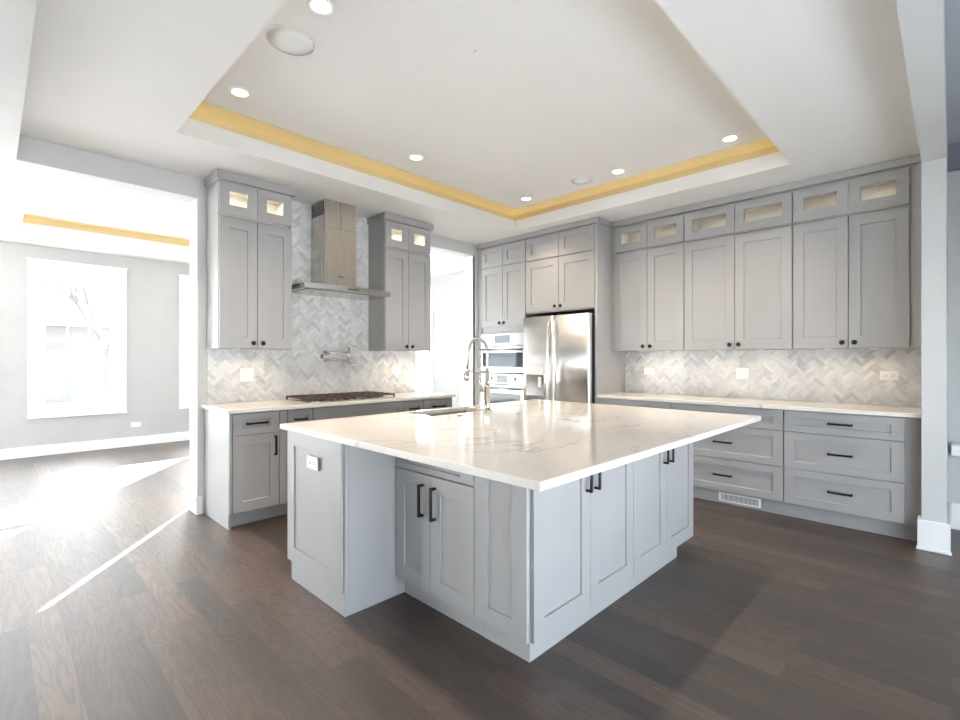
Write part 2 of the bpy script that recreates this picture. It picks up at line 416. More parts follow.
for a, b in left_w:
    n += 1; window(n, (X0, a, 0), PI / 2, b - a, .12, 2.55, 3, 'wide window in the wall left of the view, %s' % ('towards the bright room' if a > 0 else 'near the rear'))
    portal('sky_portal', (X0 - .17, (a + b) / 2, 1.375), (1, 0, 0), b - a, 2.43)
for a, b in rear_w:
    n += 1; window(n, (b, Y0, 0), PI, b - a, .12, 1.62, 3, 'wide window behind the viewpoint')
    portal('sky_portal', ((a + b) / 2, Y0 - .17, 0.87), (0, 1, 0), b - a, 1.5)

# ------------------------------------------------------------------ cabinet kit
ST, DT = .075, .020
def ring(mb, x0, x1, z0, z1, a, b, c, d, y0, y1, yp):
    """framed door leaf: outer x0..x1, z0..z1; opening a..b, c..d; panel set back at yp, or an open frame when yp is None"""
    P = [(x0, z0), (x1, z0), (x1, z1), (x0, z1)]; Q = [(a, c), (b, c), (b, d), (a, d)]
    yi = y1 if yp is None else yp
    vs = [(x, y0, z) for x, z in P] + [(x, y0, z) for x, z in Q] + [(x, yi, z) for x, z in Q] + [(x, y1, z) for x, z in P]
    fs = []
    for i in range(4):
        j = (i + 1) % 4
        fs += [(i, j, 4 + j, 4 + i), (4 + i, 4 + j, 8 + j, 8 + i), (12 + i, 12 + j, j, i)]
        if yp is None: fs.append((8 + i, 8 + j, 12 + j, 12 + i))
    if yp is not None: fs += [(8, 9, 10, 11), (15, 14, 13, 12)]
    return mb.add(vs, fs)
def shaker(name, x0, x1, z0, z1, root, st=ST, rt=.085, rb=.092, rec=.011):
    return ring(MB(), x0, x1, z0, z1, x0 + st, x1 - st, z0 + rb, z1 - rt, -DT, -.001, -DT + rec).build(name, M['cab'], root, .0012)
def glassdoor(x0, x1, z0, z1, root):
    st, rt, rb = .076, .066, .08
    d = ring(MB(), x0, x1, z0, z1, x0 + st, x1 - st, z0 + rb, z1 - rt, -DT, -.001, None).build('door', M['cab'], root, .0012)
    B(x0 + st - .001, x1 - st + .001, -.011, -.007, z0 + rb - .001, z1 - rt + .001).build('glass_pane', M['glass'], d)
    return d
def knob(x, z, d):
    mb = MB().lathe([(.007, 0), (.007, .012), (.013, .015), (.018, .020), (.0195, .025), (.017, .030), (.007, .0335)], (x, -DT, z), '-y', 16)
    mb.build('knob', M['black'], d)
def pull(x, z, L, d, vert):
    mb = MB(); r = .0078
    if vert:
        mb.box(x - r, x + r, -DT - .034, -DT - .024, z - L / 2, z + L / 2)
        for s in (-1, 1): mb.box(x - r, x + r, -DT - .030, -DT, z + s * (L / 2 - .006) - .006, z + s * (L / 2 - .006) + .006)
    else:
        mb.box(x - L / 2, x + L / 2, -DT - .034, -DT - .024, z - r, z + r)
        for s in (-1, 1): mb.box(x + s * (L / 2 - .006) - .006, x + s * (L / 2 - .006) + .006, -DT - .030, -DT, z - r, z + r)
    mb.build('pull_handle', M['black'], d, .0015)
def carcass(root, w, dep, z0, z1, shelves=(), name='carcass', lit=False):
    t = .018; mb = MB()
    mb.box(0, t, 0, dep, z0, z1); mb.box(w - t, w, 0, dep, z0, z1); mb.box(t, w - t, 0, dep, z0, z0 + t); mb.box(t, w - t, 0, dep, z1 - t, z1)
    mb.box(t, w - t, dep - .008, dep, z0 + t, z1 - t)
    for s in shelves: mb.box(t, w - t, .02, dep - .008, s - t / 2, s + t / 2)
    return mb.build(name, M['cab'], root)
def liner(root, w, dep, z0, z1, xs, watts):
    """cream inside of a glazed top cupboard, with a small lamp in each bay"""
    mb = MB(); t = .018; e = .003
    mb.box(t, w - t, dep - .012, dep - .008, z0, z1); mb.box(t, t + e, .002, dep - .012, z0, z1); mb.box(w - t - e, w - t, .002, dep - .012, z0, z1)
    mb.box(t + e, w - t - e, .002, dep - .012, z0, z0 + e); mb.box(t + e, w - t - e, .002, dep - .012, z1 - e, z1)
    mb.build('interior_lining', M['cream'], root)
    for x in xs:
        light('cabinet_light', (x, dep * .45, z1 - .02), root, watts, .05, (1, .93, .82))
def light(name, loc, parent, watts, size, col, spread=PI):
    d = bpy.data.lights.new(name, 'AREA'); d.shape = 'DISK'; d.size = size; d.energy = watts; d.color = col; d.spread = spread
    o = bpy.data.objects.new(name, d); COL.objects.link(o); o.location = loc
    if parent is not None: o.parent = parent
    return o
G = .0045
ZU0, ZSP, ZUT = 1.380, 2.451, 2.724
def wall_cabinet(loc, rz, w, mid, dep, label, group, watts):
    root = tag(empty('wall_cabinet', loc, rz), label, 'cabinet', group)
    # loc is at the left front of the box, at the underside
    H = ZUT - ZU0 + .02; zs = ZSP - ZU0
    carcass(root, w, dep, 0, H, (zs,))
    liner(root, w, dep, zs + .0092, H - .018, (w * .27, w * .73), watts)
    for k, (a, b) in enumerate(((G, mid - G / 2), (mid + G / 2, w - G))):
        d = shaker('door', a, b, .003, zs - .012, root)
        knob(b - .037 if k == 0 else a + .037, .047, d)
        glassdoor(a, b, zs + .012, H - .022, root)
    for x in (w * .3, w * .7):
        MB().lathe([(.030, 0), (.030, .006), (.024, .008)], (x, dep * .45, -.0), '-z', 16).build('puck_light', M['plate'], root)
        light('puck_lamp', (x, dep * .45, -.010), root, PUCK_W, .04, (1, .82, .62), 2.4)
    return root
# ------------------------------------------------------------------ range wall cabinets
CUP = 'wall cabinets with small glass doors on top'
yu = 4.187
wall_cabinet((1.279, yu, ZU0), FY, .598, .298, YW - yu - .001, 'tall grey wall cabinet left of the range hood', CUP, GLASS_W * 3)
wall_cabinet((2.852, yu, ZU0), FY, .610, .300, YW - yu - .001, 'tall grey wall cabinet right of the range hood', CUP, GLASS_W * 3)
def crown(loc, rz, w, dep, z0, z1, label, ends=(1, 1), proj=.024):
    mb = MB(); a = -.022 if ends[0] else 0; b = w + .022 if ends[1] else w
    mb.box(a, b, -DT - proj, -.0, 0, z1 - z0 - .003)
    if ends[0]: mb.box(a, 0, 0, dep, 0, z1 - z0 - .003)
    if ends[1]: mb.box(w, b, 0, dep, 0, z1 - z0 - .003)
    mb.box(0, w, 0, dep, .012, z1 - z0 - .003)
    return tag(mb.build('crown_moulding', M['cab'], bevel=.002), label, 'moulding')
def place(o, loc, rz): o.location = loc; o.rotation_euler = (0, 0, rz); return o
place(crown(0, 0, .598, YW - yu - .0075, 2.734, ZC, 'grey crown moulding over the cabinet left of the hood'), (1.279, yu, 2.734), FY)
place(crown(0, 0, .610, YW - yu - .0075, 2.734, ZC, 'grey crown moulding over the cabinet right of the hood'), (2.852, yu, 2.734), FY)

ZB0, ZBT = .118, .880
BASE = 'base cabinets under the range wall worktop'
def base_cabinet(loc, rz, w, dep, fronts, label, group, toe=.068, sidepanel=None):
    root = tag(empty('base_cabinet', loc, rz), label, 'cabinet', group)
    carcass(root, w, dep, ZB0, ZBT)
    mb = B(0, w, toe, toe + .018, 0, ZB0)
    mb.build('toe_kick', M['cab'], root)
    for f in fronts:
        if f[0] == 'door':
            _, x0, x1, z0, z1, px, pz = f
            d = shaker('door', x0, x1, z0, z1, root, rt=.08, rb=.08)
            if px is not None: pull(px, pz, .155, d, True)
        elif f[0] == 'drawer':
            _, x0, x1, z0, z1, L = f
            h = z1 - z0; st = .072 if x1 - x0 > .3 else .045
            d = shaker('drawer', x0, x1, z0, z1, root, st=st, rt=min(.058, h * .3), rb=min(.062, h * .32))
            if L: pull((x0 + x1) / 2, (z0 + z1) / 2 + .004, L, d, False)
    return root
yb = 3.898; dB = YW - yb - .001
zd = .706
def std(w, px, L): return [('drawer', G, w - G, zd + .004, ZBT - .006, L), ('door', G, w - G, ZB0 + .003, zd, px, .605)]
def std_a(): return [('drawer', G, .358, zd + .004, ZBT - .006, .16), ('door', G, .358, ZB0 + .003, zd, .322, .605)]
r = base_cabinet((1.281, yb, 0), FY, .424, dB, std_a(), 'first grey base cabinet at the left end, full drawer and door in view', BASE)
base_cabinet((1.705, yb, 0), FY, .220, dB, std(.220, .16, .11), 'narrow grey base cabinet left of the cooktop', BASE)
base_cabinet((1.925, yb, 0), FY, .952, dB, [('drawer', G, .949, zd + .004, ZBT - .006, 0), ('door', G, .4745, ZB0 + .003, zd, .43, .605), ('door', .4775, .949, ZB0 + .003, zd, .52, .605)], 'wide grey base cabinet under the gas cooktop', BASE)
base_cabinet((2.877, yb, 0), FY, .240, dB, std(.240, .06, .12), 'narrow grey base cabinet right of the cooktop', BASE)
base_cabinet((3.117, yb, 0), FY, .410, dB, std(.410, .05, .16), 'last grey base cabinet at the right end by the narrow opening', BASE)
mb = MB().box(1.261, 1.281, yb - .0, YW - .001, 0, ZBT).box(1.261, 1.281, yb - DT, yb, ZB0, ZBT)
B(.362, .421, -DT, -.0005, ZB0 + .003, ZBT - .006).build('face_stile', M['cab'], r, .001)
tag(mb.build('end_panel', M['cab'], bevel=.002), 'tall plain end panel closing the left end of the base cabinets', 'panel')

def slab(name, x0, x1, y0, y1, z0, z1, label, cat='worktop', hole=None):
    if hole is None: mb = B(x0, x1, y0, y1, z0, z1)
    else:
        a, b, c, d = hole; mb = MB()
        P = [(x0, y0), (x1, y0), (x1, y1), (x0, y1)]; Q = [(a, c), (b, c), (b, d), (a, d)]
        vs = [(x, y, z1) for x, y in P] + [(x, y, z1) for x, y in Q] + [(x, y, z0) for x, y in P] + [(x, y, z0) for x, y in Q]
        fs = []
        for i in range(4):
            j = (i + 1) % 4
            fs += [(i, j, 4 + j, 4 + i), (8 + j, 8 + i, 12 + i, 12 + j), (8 + i, 8 + j, j, i), (4 + i, 4 + j, 12 + j, 12 + i)]
        mb.add(vs, fs)
    return tag(mb.build(name, M['quartz'], bevel=.003, seg=2), label, cat)
slab('countertop', 1.238, 3.548, 3.848, YW - .0005, .884, .914, 'white quartz worktop along the range wall holding the cooktop')
slab('countertop', 4.510, XR - .0005, .151, 2.6925, .884, .914, 'long white quartz worktop under the right wall cabinets')

# ------------------------------------------------------------------ right wall cabinets
xu = 4.835; dU = XR - xu - .001
for y1, y0, ym, lb in ((2.657, 1.895, 2.277, 'grey wall cabinet nearest the refrigerator, first of the long row'), (1.895, .975, 1.433, 'widest grey wall cabinet in the middle of the long row'), (.975, .224, .592, 'grey wall cabinet at the right end of the long row')):
    wall_cabinet((xu, y1, ZU0), FX, y1 - y0, y1 - ym, dU, lb, CUP, GLASS_W)
tag(B(xu - .0, XR - .001, .151, .2235, ZU0, 2.744).build('filler_panel', M['cab']), 'grey filler strip between the last wall cabinet and the wall end', 'panel')
tag(B(xu - .0, XR - .001, 2.6575, 2.6925, ZU0, 2.744).build('filler_panel', M['cab']), 'grey filler strip between the wall cabinets and the refrigerator panel', 'panel')
place(crown(0, 0, 2.503, dU, 2.745, ZC, 'long grey crown moulding over the right wall cabinets', (0, 0)), (xu, 2.655, 2.745), FX)
xb = 4.560; dR = XR - xb - .001
DRW = 'three-drawer base cabinets along the right wall'
def three(w): return [('drawer', G, w - G, .126, .4085, .155), ('drawer', G, w - G, .4125, .704, .155), ('drawer', G, w - G, .709, ZBT - .006, .155)]
for y1, y0, lb in ((2.6925, 1.909, 'grey drawer cabinet nearest the refrigerator, mostly hidden behind the island'), (1.909, .983, 'wide grey drawer cabinet with a white vent in its toe kick'), (.983, .235, 'grey three-drawer cabinet at the right end by the wall end')):
    base_cabinet((xb, y1, 0), FX, y1 - y0, dR, three(y1 - y0), lb, DRW, toe=.05)
mb = MB().box(xb, XR - .001, .1505, .2345, ZB0, ZBT).box(xb + .05, xb + .07, .1505, .2345, 0, ZB0)
tag(mb.build('filler_panel', M['cab']), 'grey base filler strip between the last drawers and the wall end', 'panel')
v = tag(empty('floor_vent', (xb + .05, 1.505, .02), FX), 'white slotted air vent set in the toe kick of the drawers', 'vent')
mb = MB(); w = .341; h = .078
mb.box(0, w, -.006, 0, 0, .012); mb.box(0, w, -.006, 0, h - .012, h); mb.box(0, .018, -.006, 0, .012, h - .012); mb.box(w - .018, w, -.006, 0, .012, h - .012)
mb.build('frame', M['plate'], v, .001)
B(.018, w - .018, -.001, 0, .012, h - .012).build('back', M['dark'], v)
mb = MB()
for k in range(30):
    xx = .022 + k * (w - .044) / 29; mb.box(xx - .0022, xx + .0022, -.005, -.001, .012, h - .012)
mb.build('louvres', M['plate'], v)

# tall cabinets: wall ovens and refrigerator bay
xt = 4.55; dT = XR - xt - .001
def tall(y1, y0, ym, zlow, zsplit, label, extra=False):
    w = y1 - y0; root = tag(empty('tall_cabinet', (xt, y1, 0), FX), label, 'cabinet')
    mid = y1 - ym; t = .018; mb = MB()
    zb = ZB0 if extra else zlow
    mb.box(0, t, 0, dT, zb, 2.744); mb.box(w - t, w, 0, dT, zb, 2.744); mb.box(t, w - t, 0, dT, zlow - .006, zlow + .012); mb.box(t, w - t, 0, dT, 2.726, 2.744)
    mb.box(t, w - t, dT - .008, dT, zb, 2.726); mb.box(t, w - t, 0, dT - .008, zsplit - .009, zsplit + .009)
    if extra:
        mb.box(t, w - t, 0, dT - .008, .24, .258); mb.box(t, w - t, 0, dT - .008, ZB0, ZB0 + .018); mb.box(t, w - t, 0, .018, 1.62, zlow - .006)
    mb.build('carcass', M['cab'], root)
    for k, (a, b) in enumerate(((G, mid - G / 2), (mid + G / 2, w - G))):
        d = shaker('door', a, b, zlow + .008, zsplit - .006, root)
        knob(b - .037 if k == 0 else a + .037, zlow + .055, d)
        shaker('door', a, b, zsplit + .006, 2.728, root, rt=.066, rb=.07)
    if extra:
        B(0, w, .05, .068, 0, ZB0).build('toe_kick', M['cab'], root)
        d = shaker('drawer', G, w - G, ZB0 + .004, .246, root, rt=.035, rb=.035)
    return root
tall(4.420, 3.676, 4.048, 1.695, 2.468, 'tall grey cabinet holding the stacked wall ovens', True)
tall(3.672, 2.729, 3.196, 1.842, 2.462, 'grey cupboard bridging over the steel refrigerator')
tag(B(xt - DT, XR - .001, 2.693, 2.729, 0, 2.744).build('end_panel', M['cab'], bevel=.002), 'full-height grey panel on the right side of the refrigerator', 'panel')
tag(B(xt - DT + .004, XR - .001, 4.4205, YW - .001, 0, 2.744).build('filler_panel', M['cab']), 'grey filler strip between the ovens and the narrow opening', 'panel')
place(crown(0, 0, YW - .001 - 2.693, dT, 2.745, ZC, 'grey crown moulding over the ovens and refrigerator', (0, 1)), (xt, YW - .001, 2.745), FX)

# ------------------------------------------------------------------ herringbone tile
def clip(poly, ax, val, keep_less):
    out = []
    for i in range(len(poly)):
        p, q = poly[i], poly[(i + 1) % len(poly)]
        a = (p[ax] <= val) == keep_less or p[ax] == val; b = (q[ax] <= val) == keep_less or q[ax] == val
        if a: out.append(p)
        if a != b:
            t = (val - p[ax]) / (q[ax] - p[ax]); out.append((p[0] + t * (q[0] - p[0]), p[1] + t * (q[1] - p[1])))
    return out
def herring(rects, to3, name, label):
    L, W, g = .096, .032, .0009
    c = 2 ** -.5; mb = MB()
    for (s0, s1, z0, z1) in rects:
        ni = int((z1 + .3) / (W * 2 ** .5)) + 8; nj = int((s1 + .3) / (L * 2 ** .5)) + 4
        for i in range(-8, ni):
            for j in range(-4, nj):
                for (ax0, ax1, ay0, ay1) in ((0, L, 0, W), (0, W, W, W + L)):
                    bx, by = i * W + j * L, i * W - j * L
                    q = [(bx + ax0 + g, by + ay0 + g), (bx + ax1 - g, by + ay0 + g), (bx + ax1 - g, by + ay1 - g), (bx + ax0 + g, by + ay1 - g)]
                    q = [((x - y) * c, (x + y) * c) for x, y in q]
                    if max(p[0] for p in q) < s0 or min(p[0] for p in q) > s1 or max(p[1] for p in q) < z0 or min(p[1] for p in q) > z1: continue
                    for ax, val, less in ((0, s0, False), (0, s1, True), (1, z0, False), (1, z1, True)):
                        if q: q = clip(q, ax, val, less)
                    if len(q) < 3: continue
                    n = len(q); vs = [to3(s, z, .006) for s, z in q] + [to3(s, z, .002) for s, z in q]
                    mb.add(vs, [tuple(range(n))] + [(k, n + k, n + (k + 1) % n, (k + 1) % n) for k in range(n)])
    root = tag(empty(name, to3(rects[0][0], rects[0][2], 0)), label, 'backsplash')
    loc = Vector(root.location)
    mb.v = [tuple(Vector(p) - loc) for p in mb.v]
    mb.build('tiles', M['tile'], root)
    gb = MB()
    for (s0, s1, z0, z1) in rects:
        A, Bv = Vector(to3(s0, z0, 0.0003)) - loc, Vector(to3(s1, z1, .004)) - loc
        gb.box(A.x, Bv.x, A.y, Bv.y, A.z, Bv.z)
    gb.build('grout', M['grout'], root)
herring([(1.283, 3.503, .9145, ZU0 - .001), (1.878, 2.851, ZU0 - .001, ZC - .001)], lambda s, z, d: (s, YW - d, z), 'tile_backsplash', 'marble herringbone tile behind the cooktop rising to the ceiling')
herring([(.151, 2.6925, .9145, ZU0 - .001)], lambda s, z, d: (XR - d, s, z), 'tile_backsplash', 'marble herringbone tile strip under the long row of wall cabinets')

# ------------------------------------------------------------------ island
ix0, ix1, iy0, iy1 = 1.194, 3.615, .909, 2.820
SK = (2.07, 2.66, 2.475, 2.775)
slab('countertop', ix0, ix1, iy0, iy1, .884, .914, 'large veined white quartz top of the kitchen island', hole=SK)
ISL = 'cabinets of the kitchen island'
# sink run with the projecting end block
r = tag(empty('island_cabinet', (1.246, 2.171, 0)), 'projecting end block of the island with a white panel and outlet', 'cabinet', ISL)
mb = MB(); w, dpt = 3.36 - 1.246, 2.79 - 2.171; t = .02
mb.box(0, t, 0, dpt - .012, 0, .883); mb.box(0, t, dpt - .012, dpt, .11, .883); mb.box(t, w, 0, t, 0, .883); mb.box(w - t, w, t, dpt, .11, .883); mb.box(t, w - t, dpt - t, dpt, .11, .883); mb.box(t, w - t, t, dpt - t, .11, .13)
mb.build('carcass', M['cab'], r, .0015)
B(t, w - .07, dpt - .088, dpt - .07, 0, .11).build('toe_kick', M['cab'], r)
mb = ring(MB(), .014, .634, .116, .872, .099, .549, .204, .794, -.013, -.0005, -.004)
mb.v = [(y, .648 - x, z) for x, y, z in mb.v]
mb.build('end_panel', M['cab'], r, .0012)
dd = [(.10, .70), (.72, 1.32), (1.34, 2.06)]
for a, b in dd:                                            # doors on the cooktop side
    mb = MB(); st = .07
    mb.box(a, a + st, dpt, dpt + .02, .12, .87); mb.box(b - st, b, dpt, dpt + .02, .12, .87); mb.box(a + st, b - st, dpt, dpt + .02, .79, .87); mb.box(a + st, b - st, dpt, dpt + .02, .12, .20); mb.box(a + st, b - st, dpt, dpt + .011, .20, .79)
    d = mb.build('door', M['cab'], r, .0013)
    B((a + b) / 2 - .08, (a + b) / 2 + .08, dpt + .044, dpt + .054, .835, .846).box((a + b) / 2 - .075, (a + b) / 2 - .063, dpt + .02, dpt + .046, .835, .846).box((a + b) / 2 + .063, (a + b) / 2 + .075, dpt + .02, dpt + .046, .835, .846).build('pull_handle', M['black'], d)
# two-door cabinet facing the bright room
r = tag(empty('island_cabinet', (1.570, 2.1705, 0), FX), 'island cabinet with two doors and black pulls set back under the overhang', 'cabinet', ISL)
w = 2.1705 - 1.560
mb = MB(); mb.box(0, w, 0, .018, ZB0, .883); mb.box(0, .018, .018, 1.75, ZB0, .883); mb.box(w - .018, w, .018, 1.75, ZB0, .883); mb.box(.018, w - .018, 1.73, 1.75, ZB0, .883); mb.box(.018, w - .018, .018, 1.73, ZB0, ZB0 + .018)
mb.build('carcass', M['cab'], r)
B(0, w, .045, .063, 0, ZB0).build('toe_kick', M['cab'], r)
shaker('drawer', .005, w - .003, .712, .872, r, st=.09, rt=.105, rb=.03, rec=.012)
m_ = .297
d = shaker('door', .005, m_ - .0015, .114, .706, r, rt=.08, rb=.08); pull(m_ - .055, .575, .165, d, True)
d = shaker('door', m_ + .0015, w - .003, .114, .706, r, rt=.08, rb=.08); pull(m_ + .040, .575, .165, d, True)
# seating-side cabinets
def seat_cab(x0, x1, mid, label, side=False):
    r = tag(empty('island_cabinet', (x0, 1.286, 0)), label, 'cabinet', ISL)
    w = x1 - x0
    mb = MB(); mb.box(0, w, 0, .018, 0 if True else 0, .883); mb.box(0, .018, .018, .272, ZB0, .883); mb.box(w - .018, w, .018, .272, ZB0, .883); mb.box(.018, w - .018, .255, .272, ZB0, .883)
    if not side:
        mb = MB(); mb.box(0, w, 0, .018, ZB0, .883); mb.box(0, w - .23, 0, .018, 0, ZB0); mb.box(w - .25, w - .232, .018, .272, 0, ZB0)
        mb.box(w - .018, w, .018, .272, ZB0, .883); mb.box(.018, w - .018, .255, .272, ZB0, .883); mb.box(0, .018, .018, .272, ZB0, .883); mb.box(.018, w - .018, .018, .255, ZB0, ZB0 + .018)
    mb.build('carcass', M['cab'], r)
    o = .002 if side else 0
    d = shaker('door', o + .001, mid - x0 - .0015, .082, .872, r, rt=.08, rb=.085); pull(mid - x0 - .038, .742, .18, d, True)
    d = shaker('door', mid - x0 + .0015, w - .002, .082, .872, r, rt=.08, rb=.085); pull(mid - x0 + .038, .742, .18, d, True)
    if side:
        # applied panel on the face towards the bright room
        mb = ring(MB(), -.034, .271, .114, .872, .049, .188, .192, .794, -.065, -.046, -.055)
        mb.v = [(y, .237 - x, z) for x, y, z in mb.v]
        mb.build('side_panel', M['cab'], r, .0012)
        B(-.046, -.002, .0, .271, ZB0, .883).box(-.002, .0, .0, .271, 0, ZB0).build('filler', M['cab'], r)
    return r
seat_cab(1.615, 2.511, 2.065, 'seating-side island cabinet at the near corner with a panelled side', True)
seat_cab(2.513, 3.380, 2.940, 'seating-side island cabinet at the far right end of the island')

# sink and faucet
sk = tag(empty('sink', ((SK[0] + SK[1]) / 2, (SK[2] + SK[3]) / 2, .66)), 'rectangular undermount steel sink in the island top', 'sink')
hx, hy = (SK[1] - SK[0]) / 2 + .004, (SK[3] - SK[2]) / 2 + .004
mb = MB(); t = .003; H = .2235
mb.box(-hx - t, -hx, -hy - t, hy + t, 0, H); mb.box(hx, hx + t, -hy - t, hy + t, 0, H); mb.box(-hx, hx, -hy - t, -hy, 0, H); mb.box(-hx, hx, hy, hy + t, 0, H); mb.box(-hx, hx, -hy, hy, 0, t)
mb.build('basin', M['sink'], sk)
MB().lathe([(.042, t), (.042, t + .003), (.03, t + .002), (.01, t + .0015)], (0, .04, 0), 'z', 20).build('drain', M['chrome'], sk)
fx, fy = 2.548, 2.425
fa = tag(empty('faucet', (fx, fy, .914)), 'tall chrome spring faucet standing behind the island sink', 'faucet')
MB().lathe([(.030, 0), (.030, .006), (.024, .012), (.022, .03), (.022, .175), (.026, .178), (.026, .186), (.016, .192), (.014, .30)], (0, 0, 0), 'z', 20).build('body', M['chrome'], fa)
R = .098; path = []
for k in range(8): path.append((0, 0, .30 + .13 * k / 8))
for k in range(17):
    t = PI * k / 16; path.append((0, R - R * math.cos(t), .43 + .104 * math.sin(t)))
for k in range(1, 5): path.append((0, 2 * R + .004 * k, .43 - .03 * k))
MB().tube(path, .0075, 8).build('hose', M['chrome'], fa)
# spring wound round the hose
pv = [Vector(p) for p in path]; acc = [0]
for i in range(1, len(pv)): acc.append(acc[-1] + (pv[i] - pv[i - 1]).length)
tot = acc[-1]; coil = []; N = 62 * 8
for q in range(N):
    s = tot * q / (N - 1); i = max(j for j in range(len(acc)) if acc[j] <= s + 1e-9); i = min(i, len(pv) - 2)
    f = (s - acc[i]) / (acc[i + 1] - acc[i]); p = pv[i].lerp(pv[i + 1], f); d = (pv[i + 1] - pv[i]).normalized()
    nx = Vector((1, 0, 0)); ny = d.cross(nx); a = 2 * PI * q / 8
    coil.append(p + (nx * math.cos(a) + ny * math.sin(a)) * .0115)
MB().tube(coil, .0024, 5).build('spring', M['chrome'], fa)
sp = MB().lathe([(.012, .0), (.019, .004), (.019, .04), (.016, .05), (.016, .085), (.012, .10)], (0, 2 * R + .018, .212), 'z', 16).build('spray_head', M['chrome'], fa)
B(-.006, .006, 2 * R + .032, 2 * R + .046, .225, .275).build('trigger', M['dark'], sp)
MB().tube([(0, 0, .288), (0, R, .290), (0, 2 * R + .012, .290)], .006, 8).lathe([(.02, .28), (.02, .30)], (0, 2 * R + .016, 0), 'z', 14).build('holder_arm', M['chrome'], fa)
hb = MB().tube([(-.005, .0, .15), (-.010, .045, .15)], .012, 12).build('handle_stem', M['chrome'], fa)
MB().tube([(-.011, .046, .14), (-.012, .060, .22), (-.012, .075, .285)], [.016, .007, .005], 10).build('lever', M['chrome'], fa)
tag(MB().lathe([(.022, 0), (.022, .006), (.016, .010)], (2.19, 2.335, .9145), 'z', 18).build('sink_button', M['chrome']), 'small round chrome button on the island top beside the sink', 'button')

# ------------------------------------------------------------------ cooktop
ct = tag(empty('cooktop', (2.365, 4.165, .9145)), 'black iron gas cooktop set in the range wall worktop', 'cooktop')
B(-.455, .455, -.245, .245, 0, .008).build('tray', M['steelh'], ct, .003)
for k in range(3):
    x0 = -.445 + k * .298; x1 = x0 + .292; mb = MB(); z0, z1 = .026, .040; bw = .007
    mb.box(x0, x1, -.235, -.235 + bw * 2, z0, z1); mb.box(x0, x1, .235 - bw * 2, .235, z0, z1); mb.box(x0, x0 + bw * 2, -.235, .235, z0, z1); mb.box(x1 - bw * 2, x1, -.235, .235, z0, z1)
    xm = (x0 + x1) / 2
    mb.box(xm - bw, xm + bw, -.235, .235, z0, z1 + .003); mb.box(x0, x1, -bw, bw, z0, z1 + .003)
    for yy in (-.12, .12):
        mb.box(x0, x1, yy - bw, yy + bw, z0, z1 + .003)
    for xx in (x0 + bw, x1 - bw, xm):
        for yy in (-.228, .228): mb.box(xx - bw, xx + bw, yy - bw, yy + bw, .008, z0)
    mb.build('grate', M['iron'], ct, .002)
for bx, by in ((-.30, -.12), (-.30, .12), (0, 0), (.30, -.12), (.30, .12)):
    MB().lathe([(.05, .008), (.048, .018), (.036, .022), (.034, .03), (.01, .032)], (bx, by, 0), 'z', 20).build('burner', M['iron'], ct)
for k in range(5):
    MB().lathe([(.02, .008), (.018, .03), (.014, .034)], (-.16 + k * .08, -.225, 0), 'z', 14).build('control_knob', M['iron'], ct)

# ------------------------------------------------------------------ range hood
hd = tag(empty('range_hood', (2.365, YW - .0065, 1.918)), 'stainless chimney range hood over the gas cooktop', 'range hood')
D = .4985
# canopy: shallow box with a bowed front
mb = MB(); n = 12; top = []; bot = []
pts = [(-.45, 0), (-.45, -D + .04)] + [(-.45 + .9 * k / n, -D + .04 - .055 * math.sin(PI * k / n)) for k in range(1, n)] + [(.45, -D + .04), (.45, 0)]
N = len(pts)
mb.add([(x, y, .0) for x, y in pts] + [(x, y, .046) for x, y in pts] + [(x * .55, y * .62, .070) for x, y in pts],
       [tuple(range(N))[::-1]] + [(k, (k + 1) % N, N + (k + 1) % N, N + k) for k in range(N)] + [(N + k, N + (k + 1) % N, 2 * N + (k + 1) % N, 2 * N + k) for k in range(N)] + [tuple(2 * N + k for k in range(N))])
cn = mb.build('canopy', M['steelh'], hd, .0015)
B(-.40, .40, -.43, -.03, -.006, -.0005).build('filter', M['steelh'], hd, .001)
B(-.055, .055, -D - .0155, -D + .01, .014, .026).build('control_strip', M['display'], cn)
cw, cd = .165, .282
ch = MB().box(-cw, cw, -cd, 0, .062, .62).box(-cw + .003, cw - .003, -cd + .003, 0, .62, ZC - 1.918 - .001)
ch = ch.build('chimney', M['steelw'], hd, .002)
mb = MB()
for k in range(6):
    yy = -.255 + k * .042; mb.box(-cw + .001, -cw + .004, yy, yy + .022, .745, .865)
    mb.box(cw - .004, cw - .001, yy, yy + .022, .745, .865)
mb.build('vent_slots', M['dark'], ch)
B(-.03, .03, -cd - .002, -cd, .16, .168).build('badge', M['display'], ch)

# pot filler
pf = tag(empty('pot_filler', (2.318, YW - .0065, 1.320)), 'folding chrome pot filler tap on the tile above the cooktop', 'faucet')
MB().lathe([(.024, 0), (.024, .006), (.012, .009), (.012, .055)], (0, 0, 0), '-y', 18).build('flange', M['chrome'], pf)
MB().tube([(0, -.055, -.055), (0, -.055, .055)], .015, 12).build('pivot', M['chrome'], pf)
MB().tube([(0, -.055, .036), (.258, -.060, .036)], .0125, 10).build('arm', M['chrome'], pf)
MB().tube([(0, -.055, -.036), (.235, -.060, -.036)], .0125, 10).build('arm', M['chrome'], pf)
MB().tube([(.262, -.06, -.078), (.262, -.06, .098)], .012, 12).build('spout_column', M['chrome'], pf)
MB().tube([(.24, -.06, .098), (.33, -.075, .102)], .0085, 8).build('handle', M['chrome'], pf)
MB().tube([(.21, -.06, -.074), (.26, -.06, -.074), (.335, -.075, -.080)], .0095, 8).build('handle', M['chrome'], pf)
MB().tube([(.205, -.06, -.092), (.205, -.06, -.052)], .017, 12).build('spout', M['chrome'], pf)

